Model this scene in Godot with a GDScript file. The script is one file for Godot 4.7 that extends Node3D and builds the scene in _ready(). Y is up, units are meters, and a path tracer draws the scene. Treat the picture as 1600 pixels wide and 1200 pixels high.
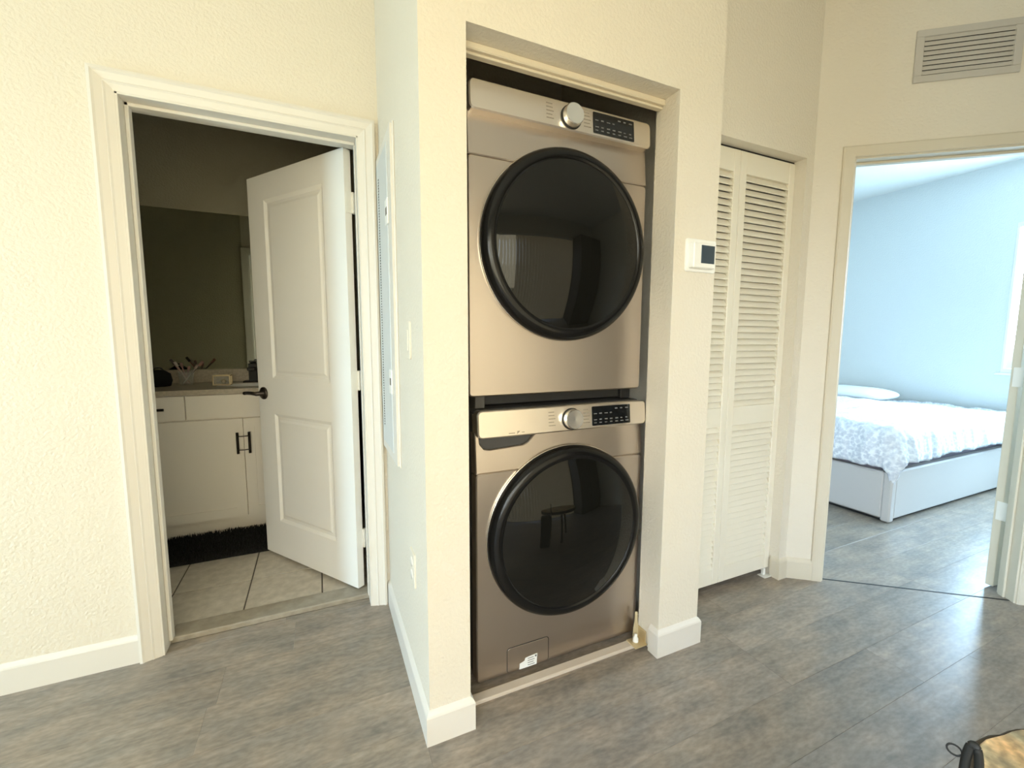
extends Node3D
# Hallway with a stacked laundry closet, a half-open bathroom on the left and a bedroom on the right.
# World: x runs along the laundry wall, y up, z towards the camera; the laundry wall's face is z = 0.

const CEIL := 2.74
const TURN := 37.56                      # the bedroom wall stands at this angle to the laundry wall
const PIVOT := Vector3(1.876, 0, -0.168) # where it begins
var M := {}                              # materials
var taken := {}                          # names in use

# ---------------------------------------------------------------- nodes
func numbered(called: String) -> String:
	var n: int = taken.get(called, -1) + 1
	taken[called] = n
	return called if n == 0 else "%s_%03d" % [called, n]

func tag(o: Node3D, label: String, category: String, group := "", kind := "") -> Node3D:
	if label: o.set_meta("label", label)
	if category: o.set_meta("category", category)
	if group: o.set_meta("group", group)
	if kind: o.set_meta("kind", kind)
	return o

func thing(called: String, label: String, category: String, at := Vector3.ZERO, turn := 0.0, group := "", kind := "") -> Node3D:
	var o := Node3D.new()
	o.name = numbered(called)
	add_child(o, true)
	o.position = at
	o.rotation_degrees.y = turn
	return tag(o, label, category, group, kind)

func inst(called: String, mesh: Mesh, m: Material, parent: Node3D) -> MeshInstance3D:
	var o := MeshInstance3D.new()
	o.name = numbered(called) if parent == self else called
	o.mesh = mesh
	o.material_override = m
	parent.add_child(o, true)
	return o

func obj(called: String, st: SurfaceTool, m: Material, parent: Node3D) -> MeshInstance3D:
	st.generate_normals()
	return inst(called, st.commit(), m, parent)

func struct(called: String, st: SurfaceTool, m: Material, label: String, category: String) -> MeshInstance3D:
	var o := obj(called, st, m, self)
	tag(o, label, category, "", "structure")
	return o

# ---------------------------------------------------------------- shapes
func mk(smooth := false) -> SurfaceTool:
	var st := SurfaceTool.new()
	st.begin(Mesh.PRIMITIVE_TRIANGLES)
	st.set_smooth_group(0 if smooth else -1)
	return st

func tri(st: SurfaceTool, a: Vector3, b: Vector3, c: Vector3) -> void: # counter-clockwise from outside
	st.add_vertex(a); st.add_vertex(c); st.add_vertex(b)

func quad(st: SurfaceTool, a: Vector3, b: Vector3, c: Vector3, d: Vector3) -> void:
	tri(st, a, b, c); tri(st, a, c, d)

func box(st: SurfaceTool, a: Vector3, b: Vector3, r := 0.0, xf := Transform3D()) -> void: # corners a < b, chamfer r
	var c := (a + b) / 2.0
	var h := (b - a) / 2.0
	if r <= 0.0:
		for ax in 3:
			for s in [-1.0, 1.0]:
				var u := Vector3.ZERO; var v := Vector3.ZERO; var n := Vector3.ZERO
				n[ax] = s * h[ax]; u[(ax + 1) % 3] = h[(ax + 1) % 3]; v[(ax + 2) % 3] = h[(ax + 2) % 3] * s
				quad(st, xf * (c + n - u - v), xf * (c + n + u - v), xf * (c + n + u + v), xf * (c + n - u + v))
		return
	var g := h - Vector3(r, r, r)
	var P := func(ax: int, s: float, su: float, sv: float) -> Vector3:
		var p := Vector3.ZERO
		p[ax] = s * h[ax]; p[(ax + 1) % 3] = su * g[(ax + 1) % 3]; p[(ax + 2) % 3] = sv * g[(ax + 2) % 3]
		return xf * (c + p)
	for ax in 3:
		for s in [-1.0, 1.0]:
			quad(st, P.call(ax, s, -1, -s), P.call(ax, s, 1, -s), P.call(ax, s, 1, s), P.call(ax, s, -1, s))
			var bx: int = (ax + 1) % 3
			for t in [-1.0, 1.0]: # the edge between face ax,s and face bx,t
				var e0: Vector3 = P.call(ax, s, t, -1); var e1: Vector3 = P.call(ax, s, t, 1)
				var f0: Vector3 = P.call(bx, t, -1, s); var f1: Vector3 = P.call(bx, t, 1, s)
				if s * t > 0: quad(st, e0, f0, f1, e1)
				else: quad(st, e1, f1, f0, e0)
	for sx in [-1.0, 1.0]:
		for sy in [-1.0, 1.0]:
			for sz in [-1.0, 1.0]:
				var p0: Vector3 = P.call(0, sx, sy, sz); var p1: Vector3 = P.call(1, sy, sz, sx); var p2: Vector3 = P.call(2, sz, sx, sy)
				if sx * sy * sz > 0: tri(st, p0, p1, p2)
				else: tri(st, p0, p2, p1)

func bx(a: Vector3, b: Vector3, r := 0.0, xf := Transform3D()) -> SurfaceTool:
	var st := mk()
	box(st, a, b, r, xf)
	return st

func prism(st: SurfaceTool, poly: PackedVector2Array, z0: float, z1: float, cham := 0.0, xf := Transform3D()) -> void: # poly counter-clockwise in xy, front at z1
	if Geometry2D.is_polygon_clockwise(poly): poly.reverse()
	var front := poly
	if cham > 0.0:
		front = PackedVector2Array()
		var n := poly.size()
		for i in n:
			var p := poly[i]
			var d0 := (p - poly[(i + n - 1) % n]).normalized(); var d1 := (poly[(i + 1) % n] - p).normalized()
			var n0 := Vector2(-d0.y, d0.x); var n1 := Vector2(-d1.y, d1.x)
			front.append(p + (n0 + n1) / maxf(0.3, 1.0 + n0.dot(n1)) * cham)
	var v := func(p: Vector2, z: float) -> Vector3: return xf * Vector3(p.x, p.y, z)
	var idx := Geometry2D.triangulate_polygon(front)
	for i in range(0, idx.size(), 3):
		var a := front[idx[i]]; var b := front[idx[i + 1]]; var c := front[idx[i + 2]]
		if (b - a).cross(c - a) < 0:
			var t := b; b = c; c = t
		tri(st, v.call(a, z1), v.call(b, z1), v.call(c, z1))
	idx = Geometry2D.triangulate_polygon(poly)
	for i in range(0, idx.size(), 3):
		var a := poly[idx[i]]; var b := poly[idx[i + 1]]; var c := poly[idx[i + 2]]
		if (b - a).cross(c - a) > 0:
			var t := b; b = c; c = t
		tri(st, v.call(a, z0), v.call(b, z0), v.call(c, z0))
	for i in poly.size():
		var j := (i + 1) % poly.size()
		quad(st, v.call(poly[i], z0), v.call(poly[j], z0), v.call(poly[j], z1 - cham), v.call(poly[i], z1 - cham))
		if cham > 0.0:
			quad(st, v.call(poly[i], z1 - cham), v.call(poly[j], z1 - cham), v.call(front[j], z1), v.call(front[i], z1))

func rounded(x0: float, y0: float, x1: float, y1: float, r: float, seg := 5) -> PackedVector2Array:
	var out := PackedVector2Array()
	for c in [[x1 - r, y1 - r, 0.0], [x0 + r, y1 - r, 90.0], [x0 + r, y0 + r, 180.0], [x1 - r, y0 + r, 270.0]]:
		for i in seg + 1:
			var a := deg_to_rad(c[2] + 90.0 * i / seg)
			out.append(Vector2(c[0] + r * cos(a), c[1] + r * sin(a)))
	return out

func lathe(st: SurfaceTool, prof: PackedVector2Array, seg := 48, xf := Transform3D()) -> void: # prof (radius, z), turned round z
	for i in prof.size() - 1:
		var p := prof[i]; var q := prof[i + 1]
		for k in seg:
			var a := TAU * k / seg; var b := TAU * (k + 1) / seg
			var A := xf * Vector3(p.x * cos(a), p.x * sin(a), p.y); var B := xf * Vector3(p.x * cos(b), p.x * sin(b), p.y)
			var C := xf * Vector3(q.x * cos(b), q.x * sin(b), q.y); var D := xf * Vector3(q.x * cos(a), q.x * sin(a), q.y)
			if p.x < 1e-6: tri(st, A, C, D)
			elif q.x < 1e-6: tri(st, A, B, D)
			else: quad(st, A, B, C, D)

func tube(st: SurfaceTool, pts: PackedVector3Array, r: float, seg := 8, flat := 1.0) -> void:
	var rings := []
	for i in pts.size():
		var d := (pts[mini(i + 1, pts.size() - 1)] - pts[maxi(i - 1, 0)]).normalized()
		var s := d.cross(Vector3.UP if absf(d.y) < 0.95 else Vector3.RIGHT).normalized(); var t := s.cross(d)
		var ring := PackedVector3Array()
		for k in seg:
			ring.append(pts[i] + (s * cos(TAU * k / seg) + t * sin(TAU * k / seg) * flat) * r)
		rings.append(ring)
	for i in rings.size() - 1:
		for k in seg:
			var j := (k + 1) % seg
			quad(st, rings[i][k], rings[i][j], rings[i + 1][j], rings[i + 1][k])
	for e in [0, rings.size() - 1]:
		for k in range(1, seg - 1):
			tri(st, rings[e][0], rings[e][k + 1], rings[e][k])

# a profile of (offset to the left of the path, height) run along a flat path with mitred corners; the path lies in the plane X, Y at O and heights go along N
func sweep(st: SurfaceTool, path: PackedVector2Array, prof: PackedVector2Array, O: Vector3, X: Vector3, Y: Vector3, N: Vector3) -> void:
	var rows := []
	for i in path.size():
		var d0 := (path[i] - path[maxi(i - 1, 0)]).normalized() if i > 0 else (path[1] - path[0]).normalized()
		var d1 := (path[mini(i + 1, path.size() - 1)] - path[i]).normalized() if i < path.size() - 1 else d0
		var n0 := Vector2(-d0.y, d0.x); var n1 := Vector2(-d1.y, d1.x)
		var mit := (n0 + n1) / (1.0 + n0.dot(n1))
		var row := PackedVector3Array()
		for p in prof:
			var q := path[i] + mit * p.x
			row.append(O + X * q.x + Y * q.y + N * p.y)
		rows.append(row)
	var n := prof.size()
	for i in rows.size() - 1:
		for k in n:
			var j := (k + 1) % n
			quad(st, rows[i][k], rows[i + 1][k], rows[i + 1][j], rows[i][j])
	var idx := Geometry2D.triangulate_polygon(prof)
	for i in range(0, idx.size(), 3):
		for e in [0, rows.size() - 1]:
			tri(st, rows[e][idx[i]], rows[e][idx[i + 1]], rows[e][idx[i + 2]])

# a wall in the plane z = 0..-t of its own axes from x0 to x1, with openings [xa, ya, xb, yb]
func wall_shape(x0: float, x1: float, h: float, t: float, holes: Array) -> SurfaceTool:
	var st := mk()
	var x := x0
	for o in holes:
		if o[0] > x + 1e-4: box(st, Vector3(x, 0, -t), Vector3(o[0], h, 0))
		if o[1] > 1e-3: box(st, Vector3(o[0], 0, -t), Vector3(o[2], o[1], 0))
		if o[3] < h: box(st, Vector3(o[0], o[3], -t), Vector3(o[2], h, 0))
		x = o[2]
	if x < x1: box(st, Vector3(x, 0, -t), Vector3(x1, h, 0))
	return st

# ---------------------------------------------------------------- materials
func lin(r: float, g: float, b: float) -> Color:
	return Color(r, g, b).linear_to_srgb()

func mat(c: Color, rough := 0.6, metal := 0.0, spec := 0.5) -> StandardMaterial3D:
	var m := StandardMaterial3D.new()
	m.albedo_color = c
	m.roughness = rough
	m.metallic = metal
	m.metallic_specular = spec
	m.cull_mode = BaseMaterial3D.CULL_DISABLED
	return m

func noise_tex(freq: float, size: int, sd: int, kind := FastNoiseLite.TYPE_SIMPLEX_SMOOTH, oct := 3) -> NoiseTexture2D:
	var n := FastNoiseLite.new()
	n.noise_type = kind
	n.frequency = freq
	n.fractal_octaves = oct
	n.seed = sd
	var t := NoiseTexture2D.new()
	t.noise = n
	t.width = size; t.height = size
	t.seamless = true
	return t

func bumpy(m: StandardMaterial3D, t: Texture2D, cm: float, per_metre: float) -> StandardMaterial3D:
	m.heightmap_enabled = true
	m.heightmap_texture = t
	m.heightmap_scale = cm
	m.uv1_triplanar = true
	m.uv1_world_triplanar = true
	m.uv1_scale = Vector3.ONE * per_metre
	return m

func noise_bytes(w: int, h: int, fx: float, fy: float, sd: int, oct: int) -> PackedByteArray: # stretched noise as bytes
	var n := FastNoiseLite.new()
	n.noise_type = FastNoiseLite.TYPE_SIMPLEX_SMOOTH
	n.frequency = 0.02
	n.fractal_octaves = oct
	n.seed = sd
	var im := n.get_seamless_image(maxi(16, int(w * fx)), maxi(16, int(h * fy)))
	im.convert(Image.FORMAT_L8)
	im.resize(w, h, Image.INTERPOLATE_CUBIC)
	return im.get_data()

func wood_image(w: int, h: int, base: Color, spread: float, warm: float, sd: int) -> ImageTexture:
	var a := noise_bytes(w, h, 0.16, 1.6, sd, 5)       # long streaks
	var b := noise_bytes(w, h, 0.30, 0.50, sd + 1, 4)  # cloudy blotches
	var c := noise_bytes(w, h, 1.5, 4.0, sd + 2, 4)   # fine grain
	var d := noise_bytes(w, h, 0.12, 0.2, sd + 3, 2)   # broad tone
	var out := PackedByteArray()
	out.resize(w * h * 3)
	for i in w * h:
		var v := 1.0 + spread * ((a[i] - 128) * 0.0026 + (b[i] - 128) * 0.0026 + (c[i] - 128) * 0.0034 + (d[i] - 128) * 0.0010)
		var k := warm * (b[i] - 128) * 0.0006
		out[i * 3] = clampi(int(base.r * v * (1.0 + k) * 255.0), 0, 255)
		out[i * 3 + 1] = clampi(int(base.g * v * 255.0), 0, 255)
		out[i * 3 + 2] = clampi(int(base.b * v * (1.0 - k) * 255.0), 0, 255)
	var im := Image.create_from_data(w, h, false, Image.FORMAT_RGB8, out)
	return ImageTexture.create_from_image(im)

func make_materials() -> void:
	var peel := noise_tex(0.055, 512, 3, FastNoiseLite.TYPE_SIMPLEX_SMOOTH, 3)
	M.paint = bumpy(mat(lin(0.72, 0.655, 0.54), 0.62), peel, 0.16, 2.3)
	M.paint_bed = bumpy(mat(lin(0.70, 0.72, 0.71), 0.7), peel, 0.16, 2.3)
	M.paint_bath = bumpy(mat(lin(0.48, 0.44, 0.32), 0.7), peel, 0.16, 2.3)
	M.ceiling = bumpy(mat(lin(0.80, 0.79, 0.75), 0.9), peel, 0.2, 2.3)
	M.trim = mat(lin(0.71, 0.665, 0.59), 0.42)
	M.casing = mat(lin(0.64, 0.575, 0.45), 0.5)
	M.door = mat(lin(0.80, 0.77, 0.71), 0.42)
	M.louver = mat(lin(0.78, 0.725, 0.60), 0.45)
	M.track = mat(lin(0.66, 0.58, 0.44), 0.5)
	M.dark = mat(lin(0.012, 0.011, 0.010), 0.6)
	M.black_metal = mat(lin(0.012, 0.011, 0.010), 0.55)
	M.steel = mat(lin(0.53, 0.465, 0.41), 0.34, 1.0)
	M.steel_panel = mat(lin(0.76, 0.69, 0.61), 0.32, 1.0)
	M.side = mat(lin(0.05, 0.047, 0.043), 0.5)
	M.chrome = mat(lin(0.80, 0.78, 0.74), 0.22, 1.0)
	M.rim = mat(lin(0.70, 0.64, 0.55), 0.25, 1.0)
	M.gloss = mat(lin(0.006, 0.006, 0.006), 0.16, 0.0, 0.38)
	M.glass = mat(lin(0.006, 0.006, 0.005), 0.03, 0.0, 0.36)
	M.screen = mat(lin(0.008, 0.009, 0.010), 0.10)
	M.print = mat(lin(0.30, 0.25, 0.19), 0.5)
	M.icon = mat(lin(0.13, 0.13, 0.13), 0.5)
	M.paper = mat(lin(0.75, 0.75, 0.72), 0.7)
	M.white_plastic = mat(lin(0.84, 0.83, 0.78), 0.35)
	M.lcd = mat(lin(0.045, 0.065, 0.085), 0.15)
	M.panel = mat(lin(0.60, 0.615, 0.60), 0.4)
	M.vent = mat(lin(0.52, 0.48, 0.42), 0.5)
	M.brass = mat(lin(0.62, 0.50, 0.30), 0.4, 0.6)
	M.peel = mat(lin(0.50, 0.41, 0.25), 0.7)
	M.hinge = mat(lin(0.78, 0.76, 0.70), 0.35)
	M.mirror = mat(lin(0.80, 0.85, 0.78), 0.02, 1.0)
	M.vanity = mat(lin(0.93, 0.86, 0.76), 0.5)
	M.grout = mat(lin(0.10, 0.085, 0.07), 0.9)
	M.bronze = mat(lin(0.045, 0.035, 0.028), 0.35, 0.7)
	M.clear = mat(Color(0.95, 0.95, 0.93, 0.18), 0.05)
	M.clear.transparency = BaseMaterial3D.TRANSPARENCY_ALPHA
	M.pane = mat(Color(1, 1, 1, 0.04), 0.02)
	M.pane.transparency = BaseMaterial3D.TRANSPARENCY_ALPHA
	M.rug = mat(lin(0.006, 0.006, 0.006), 0.95)
	M.leather = mat(lin(0.54, 0.50, 0.47), 0.45)
	M.sheet = mat(lin(0.30, 0.26, 0.31), 0.8)
	M.pillow = mat(lin(0.84, 0.84, 0.84), 0.85)
	M.strap = mat(lin(0.008, 0.008, 0.007), 0.65)
	M.bark = mat(lin(0.06, 0.045, 0.03), 0.9)
	M.slat = mat(lin(0.75, 0.68, 0.52), 0.6)
	M.slat.emission_enabled = true           # closed blinds lit through by the day outside
	M.slat.emission = Color(1.0, 0.90, 0.72)
	M.slat.emission_energy_multiplier = 0.75
	# textured ones
	var stone := noise_tex(0.02, 512, 9, FastNoiseLite.TYPE_SIMPLEX_SMOOTH, 4)
	var ramp := Gradient.new()
	ramp.set_color(0, lin(0.42, 0.37, 0.30)); ramp.set_color(1, lin(0.60, 0.54, 0.45))
	stone.color_ramp = ramp
	M.tile = mat(Color.WHITE, 0.4)
	M.tile.albedo_texture = stone
	M.tile.uv1_triplanar = true; M.tile.uv1_world_triplanar = true; M.tile.uv1_scale = Vector3.ONE * 1.7
	M.marble = M.tile.duplicate()
	M.marble.albedo_color = Color(0.80, 0.79, 0.77)
	M.counter = M.tile.duplicate()
	M.counter.albedo_color = lin(0.95, 0.92, 0.86)
	M.counter.uv1_scale = Vector3.ONE * 5.0
	M.plank = mat(Color.WHITE, 0.30)
	M.plank.albedo_texture = wood_image(2048, 512, lin(0.285, 0.238, 0.193), 0.26, 0.35, 21)
	M.plank.vertex_color_use_as_albedo = true
	M.strip = mat(lin(0.56, 0.48, 0.39), 0.55)
	M.walnut = mat(lin(0.05, 0.035, 0.025), 0.5)
	M.slab = mat(Color.WHITE, 0.5)
	M.slab.albedo_texture = wood_image(512, 256, lin(0.56, 0.39, 0.20), 0.55, 1.2, 51)
	M.slab.uv1_triplanar = true; M.slab.uv1_world_triplanar = true; M.slab.uv1_scale = Vector3(2.2, 2.2, 2.2)
	var lace := noise_tex(0.045, 512, 14, FastNoiseLite.TYPE_CELLULAR, 2)
	var lr := Gradient.new()
	lr.set_color(0, lin(0.50, 0.51, 0.57)); lr.set_color(1, lin(0.86, 0.86, 0.86))
	lr.add_point(0.45, lin(0.66, 0.67, 0.72)); lr.add_point(0.6, lin(0.88, 0.88, 0.89))
	lace.color_ramp = lr
	M.duvet = mat(Color.WHITE, 0.9)
	M.duvet.albedo_texture = lace
	M.duvet.uv1_triplanar = true; M.duvet.uv1_world_triplanar = true; M.duvet.uv1_scale = Vector3.ONE * 1.6

# ---------------------------------------------------------------- the scene
func _ready() -> void:
	set_view_and_light()
	make_materials()
	build_shell()
	build_floor()
	build_trim()
	build_doors()
	build_laundry()
	build_wall_fittings()
	build_bathroom()
	build_bedroom()
	build_living_side()
	build_foreground()

func area(called: String, at: Vector3, turn: float, size: Vector2, energy: float, c: Color) -> void:
	var l := AreaLight3D.new()
	l.name = called
	add_child(l)
	l.position = at
	l.rotation_degrees.y = turn
	l.area_size = size
	l.light_energy = energy
	l.light_color = c
	l.area_range = 20.0
	l.area_attenuation = 2.0
	l.shadow_enabled = true

func set_view_and_light() -> void:
	var cam := Camera3D.new()
	cam.name = "camera"
	add_child(cam)
	cam.position = Vector3(-0.2618, 1.2048, 1.1687)
	cam.rotation_degrees = Vector3(-5.9301, -24.248, 0.1952)
	cam.fov = rad_to_deg(2.0 * atan(600.0 / 673.057))
	cam.near = 0.03
	cam.current = true
	var e := Environment.new()
	e.background_mode = Environment.BG_SKY
	var sky := Sky.new()
	var sm := ProceduralSkyMaterial.new()
	sm.sky_top_color = Color(0.70, 0.84, 1.0)
	sm.sky_horizon_color = Color(0.92, 0.97, 1.0)
	sm.ground_horizon_color = Color(0.85, 0.90, 0.90)
	sm.ground_bottom_color = Color(0.55, 0.58, 0.55)
	sm.sky_energy_multiplier = 3.2
	sm.ground_energy_multiplier = 1.4
	sky.sky_material = sm
	e.sky = sky
	e.tonemap_mode = Environment.TONE_MAPPER_LINEAR
	e.tonemap_exposure = 1.06
	e.sdfgi_enabled = true
	e.ssao_enabled = true
	e.ssil_enabled = true
	var we := WorldEnvironment.new()
	we.name = "environment"
	we.environment = e
	add_child(we)
	# daylight: through the blinds behind the camera (warm), the left window and the bedroom window (cool)
	area("blinds_daylight", Vector3(-1.0, 1.50, 2.26), 0, Vector2(2.4, 1.25), 4.1, Color(1.0, 0.965, 0.83))
	area("left_window_daylight", Vector3(-3.13, 1.2, -0.075), -90, Vector2(0.35, 1.9), 4.1, Color(0.72, 0.91, 1.0))
	area("bedroom_window_daylight", Vector3(5.2, 1.575, 0.23), 90, Vector2(1.5, 1.28), 13.5, Color(0.74, 0.90, 1.0))

func build_shell() -> void:
	var W := "wall"
	var st := wall_shape(-3.3, 0.0, CEIL, 0.12, [[-0.845, 0.0, -0.080, 2.022]])
	struct("wall_bathroom", st, M.paint, "cream textured wall around the bathroom doorway", W).position = Vector3(0, 0, -0.7707)
	struct("wall_panel", bx(Vector3(0, 0, -0.89), Vector3(0.1, CEIL, 0)), M.paint, "narrow side wall carrying the tall electrical panel", W)
	st = wall_shape(0.1, 1.078, CEIL, 0.1105, [[0.1279, 0.0, 0.8785, 2.0376]])
	struct("wall_laundry", st, M.paint, "bright cream wall around the laundry closet opening", W)
	struct("wall_closet_side", bx(Vector3(0.978, 0, -0.95), Vector3(1.078, CEIL, -0.11)), M.paint, "cream wall between laundry closet and louvered closet", W)
	struct("wall_closet_back", bx(Vector3(0.1, 0, -1.05), Vector3(1.976, CEIL, -0.95)), M.paint, "shaded back wall of the two closets behind the dryer", W)
	st = wall_shape(1.078, 1.8762, CEIL, 0.11, [[1.090, 0.0, 1.8226, 2.036]])
	struct("wall_louver", st, M.paint, "cream wall around the white louvered closet doors", W).position = Vector3(0, 0, -0.168)
	struct("wall_bedroom_west", bx(Vector3(1.876, 0, -2.6), Vector3(1.976, CEIL, -0.20)), M.paint_bed, "bedroom wall behind the louvered closet", W)
	st = wall_shape(0.0, 1.150, CEIL, 0.085, [[0.163, 0.0, 0.9522, 2.0315]])
	var e := struct("wall_bedroom_door", st, M.paint, "tan shaded angled wall around the bedroom doorway", W)
	e.position = PIVOT; e.rotation_degrees.y = -TURN
	struct("wall_right", bx(Vector3(2.79, 0, 0.45), Vector3(2.89, CEIL, 2.6)), M.paint, "cream living room wall right of the bedroom doorway", W)
	st = wall_shape(-3.3, 2.79, CEIL, 0.1, [[-2.5, 0.03, 1.8, 2.12]])
	struct("wall_back", st, M.paint, "living room wall with the wide sliding door and blinds", W).position = Vector3(0, 0, 2.6)
	st = wall_shape(-3.0, 0.89, CEIL, 0.1, [[-0.125, 0.2, 0.275, 2.2]])
	var l := struct("wall_left", st, M.paint, "living room side wall with a window", W)
	l.position = Vector3(-3.2, 0, 0); l.rotation_degrees.y = 90
	struct("wall_bathroom_back", bx(Vector3(-2.3, 0, -2.48), Vector3(0.1, CEIL, -2.38)), M.paint_bath, "dark brown bathroom wall above the mirror", W)
	struct("wall_bathroom_left", bx(Vector3(-2.3, 0, -2.38), Vector3(-2.2, CEIL, -0.89)), M.paint_bath, "bathroom wall left of the vanity", W)
	struct("wall_bathroom_right", bx(Vector3(0, 0, -2.38), Vector3(0.1, CEIL, -0.89)), M.paint_bath, "bathroom wall behind the open door", W)
	struct("wall_bathroom_near", bx(Vector3(-2.2, 0, -0.905), Vector3(-0.90, CEIL, -0.8907)), M.paint_bath, "bathroom side of the doorway wall seen in the mirror", W)
	struct("wall_bedroom_north", bx(Vector3(1.876, 0, -2.7), Vector3(5.35, CEIL, -2.6)), M.paint_bed, "pale blue bedroom wall beyond the bed", W)
	struct("wall_bedroom_south", bx(Vector3(2.89, 0, 1.2), Vector3(5.35, CEIL, 1.3)), M.paint_bed, "pale blue bedroom wall behind the open bedroom door", W)
	st = wall_shape(-2.6, 1.2, CEIL, 0.1, [[-0.53, 0.925, 1.0, 2.215]])
	var b := struct("wall_bedroom_east", st, M.paint_bed, "pale blue bedroom wall with the bright window", W)
	b.position = Vector3(5.25, 0, 0); b.rotation_degrees.y = -90
	struct("ceiling", bx(Vector3(-3.3, CEIL, -2.7), Vector3(5.35, CEIL + 0.1, 2.6)), M.ceiling, "white ceiling over hallway and rooms", "ceiling")

func plank_mesh(l: float, w: float, u0: float, v0: float, tint: Color) -> ArrayMesh: # top at y = 0, from the corner (0, 0) to (l, w), eased edges
	var st := mk()
	var g := 0.00012; var c := 0.0005; var d := 0.006
	var P := func(x: float, y: float, z: float) -> void:
		st.set_color(tint)
		st.set_uv(Vector2(u0 + x / 2.6, v0 + z / 0.65))
		st.add_vertex(Vector3(x, y, z))
	var ring := [[g + c, 0.0, g + c], [l - g - c, 0.0, g + c], [l - g - c, 0.0, w - g - c], [g + c, 0.0, w - g - c], [g, -c, g], [l - g, -c, g], [l - g, -c, w - g], [g, -c, w - g], [g, -d, g], [l - g, -d, g], [l - g, -d, w - g], [g, -d, w - g]]
	var f := [[0, 1, 2, 3]]
	for i in 4:
		var j := (i + 1) % 4
		f.append([i + 4, j + 4, j, i]); f.append([i + 8, j + 8, j + 4, i + 4])
	for q in f:
		for k in [0, 1, 2, 0, 2, 3]:
			var v: Array = ring[q[k]]
			P.call(v[0], v[1], v[2])
	st.generate_normals()
	return st.commit()

func build_floor() -> void:
	var fl := thing("floor", "grey brown wood plank floor of the hallway and bedroom", "floor", Vector3.ZERO, 0, "", "structure")
	obj("subfloor", bx(Vector3(-3.3, -0.12, -2.7), Vector3(5.35, -0.0065, 2.6)), M.dark, fl)
	var rng := RandomNumberGenerator.new()
	rng.seed = 77
	var w := 0.1815; var L := 1.22
	var z0 := 0.303 - w * 16.0
	var cache := {}
	for r in 32:
		var za := z0 + w * r
		var zb := za + w
		if za > 2.5: break
		var spans := [] # [from, to, near edge cut]
		if zb > -0.835: spans.append([-3.2, 2.79 if za > 0.5 else 5.25, maxf(za, -0.835)])
		else: spans.append([1.976, 5.25, za])
		var phase := rng.randf() * L
		if r == 16: phase = fposmod(1.655, L)       # a butt joint that shows in the photograph
		if r == 14: phase = fposmod(2.430, L)
		for s in spans:
			var x := phase - L * 8.0
			while x < s[1]:
				var xa := maxf(x, s[0]); var xb := minf(x + L, s[1])
				x += L
				if xb - xa < 0.02: continue
				if s[2] > za and xa > 1.9: pass
				var whole: bool = xb - xa > L - 0.001 and s[2] == za
				var k := rng.randi() % 10
				var mesh: ArrayMesh
				var tone := 0.90 + 0.022 * k
				var tint := Color(tone, tone * (0.995 + 0.002 * (k % 3)), tone * (0.985 + 0.006 * (k % 4)))
				if whole:
					if not cache.has(k): cache[k] = plank_mesh(L, w, 0.137 * k, 0.29 * k, tint)
					mesh = cache[k]
				else:
					mesh = plank_mesh(xb - xa, zb - s[2], 0.31 * k, 0.17 * k, tint)
				inst("plank", mesh, M.plank, fl).position = Vector3(xa, 0, s[2])
	# bathroom tiles
	var bf := thing("floor_bathroom", "beige square floor tiles with brown grout in the bathroom", "floor", Vector3.ZERO, 0, "", "structure")
	obj("grout", bx(Vector3(-2.2, -0.005, -2.38), Vector3(0, 0.0115, -0.905)), M.grout, bf)
	var t := 0.318
	for i in range(-6, 3):
		for j in range(-4, 2):
			var xa := maxf(-0.604 + t * i, -2.2); var xb := minf(-0.604 + t * (i + 1), 0.0)
			var za := maxf(-1.207 + t * j, -2.38); var zb := minf(-1.207 + t * (j + 1), -0.905)
			if xb - xa > 0.02 and zb - za > 0.02:
				obj("tile", bx(Vector3(xa + 0.003, 0, za + 0.003), Vector3(xb - 0.003, 0.015, zb - 0.003), 0.0015), M.tile, bf)
	struct("trim_sill", bx(Vector3(-0.845, -0.003, -0.935), Vector3(-0.08, 0.022, -0.836), 0.004), M.marble, "speckled marble sill across the bathroom doorway", "sill")
	struct("trim_strip", bx(Vector3(0.128, -0.003, -0.107), Vector3(0.8785, 0.011, -0.070), 0.003), M.strip, "tan floor strip in front of the washing machine", "trim")
	var seam := struct("trim_threshold", bx(Vector3(0.163, -0.003, -0.022), Vector3(0.952, 0.0015, -0.014)), M.dark, "thin dark line across the bedroom threshold", "trim")
	seam.position = PIVOT; seam.rotation_degrees.y = -TURN

func baseboard(called: String, path: PackedVector2Array, label: String) -> void: # path in (x, z), the wall to the right of its direction when seen from above
	var st := mk()
	sweep(st, path, PackedVector2Array([Vector2(0, 0), Vector2(-0.012, 0), Vector2(-0.012, 0.088), Vector2(-0.010, 0.094), Vector2(-0.004, 0.103), Vector2(0.0, 0.1065)]), Vector3.ZERO, Vector3(1, 0, 0), Vector3(0, 0, 1), Vector3(0, 1, 0))
	struct(called, st, M.casing if called == "baseboard_corner" else M.trim, label, "baseboard")

func casing(st: SurfaceTool, x0: float, x1: float, top: float, w: float) -> void: # door casing round an opening, wall face z = 0
	var p := PackedVector2Array([Vector2(0, 0), Vector2(w, 0), Vector2(w, 0.021), Vector2(w * 0.86, 0.023), Vector2(w * 0.76, 0.0185), Vector2(w * 0.46, 0.0125), Vector2(w * 0.40, 0.014), Vector2(w * 0.32, 0.0105), Vector2(w * 0.08, 0.0060), Vector2(0, 0.0050)])
	sweep(st, PackedVector2Array([Vector2(x0, 0), Vector2(x0, top), Vector2(x1, top), Vector2(x1, 0)]), p, Vector3.ZERO, Vector3(1, 0, 0), Vector3(0, 1, 0), Vector3(0, 0, 1))

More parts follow.
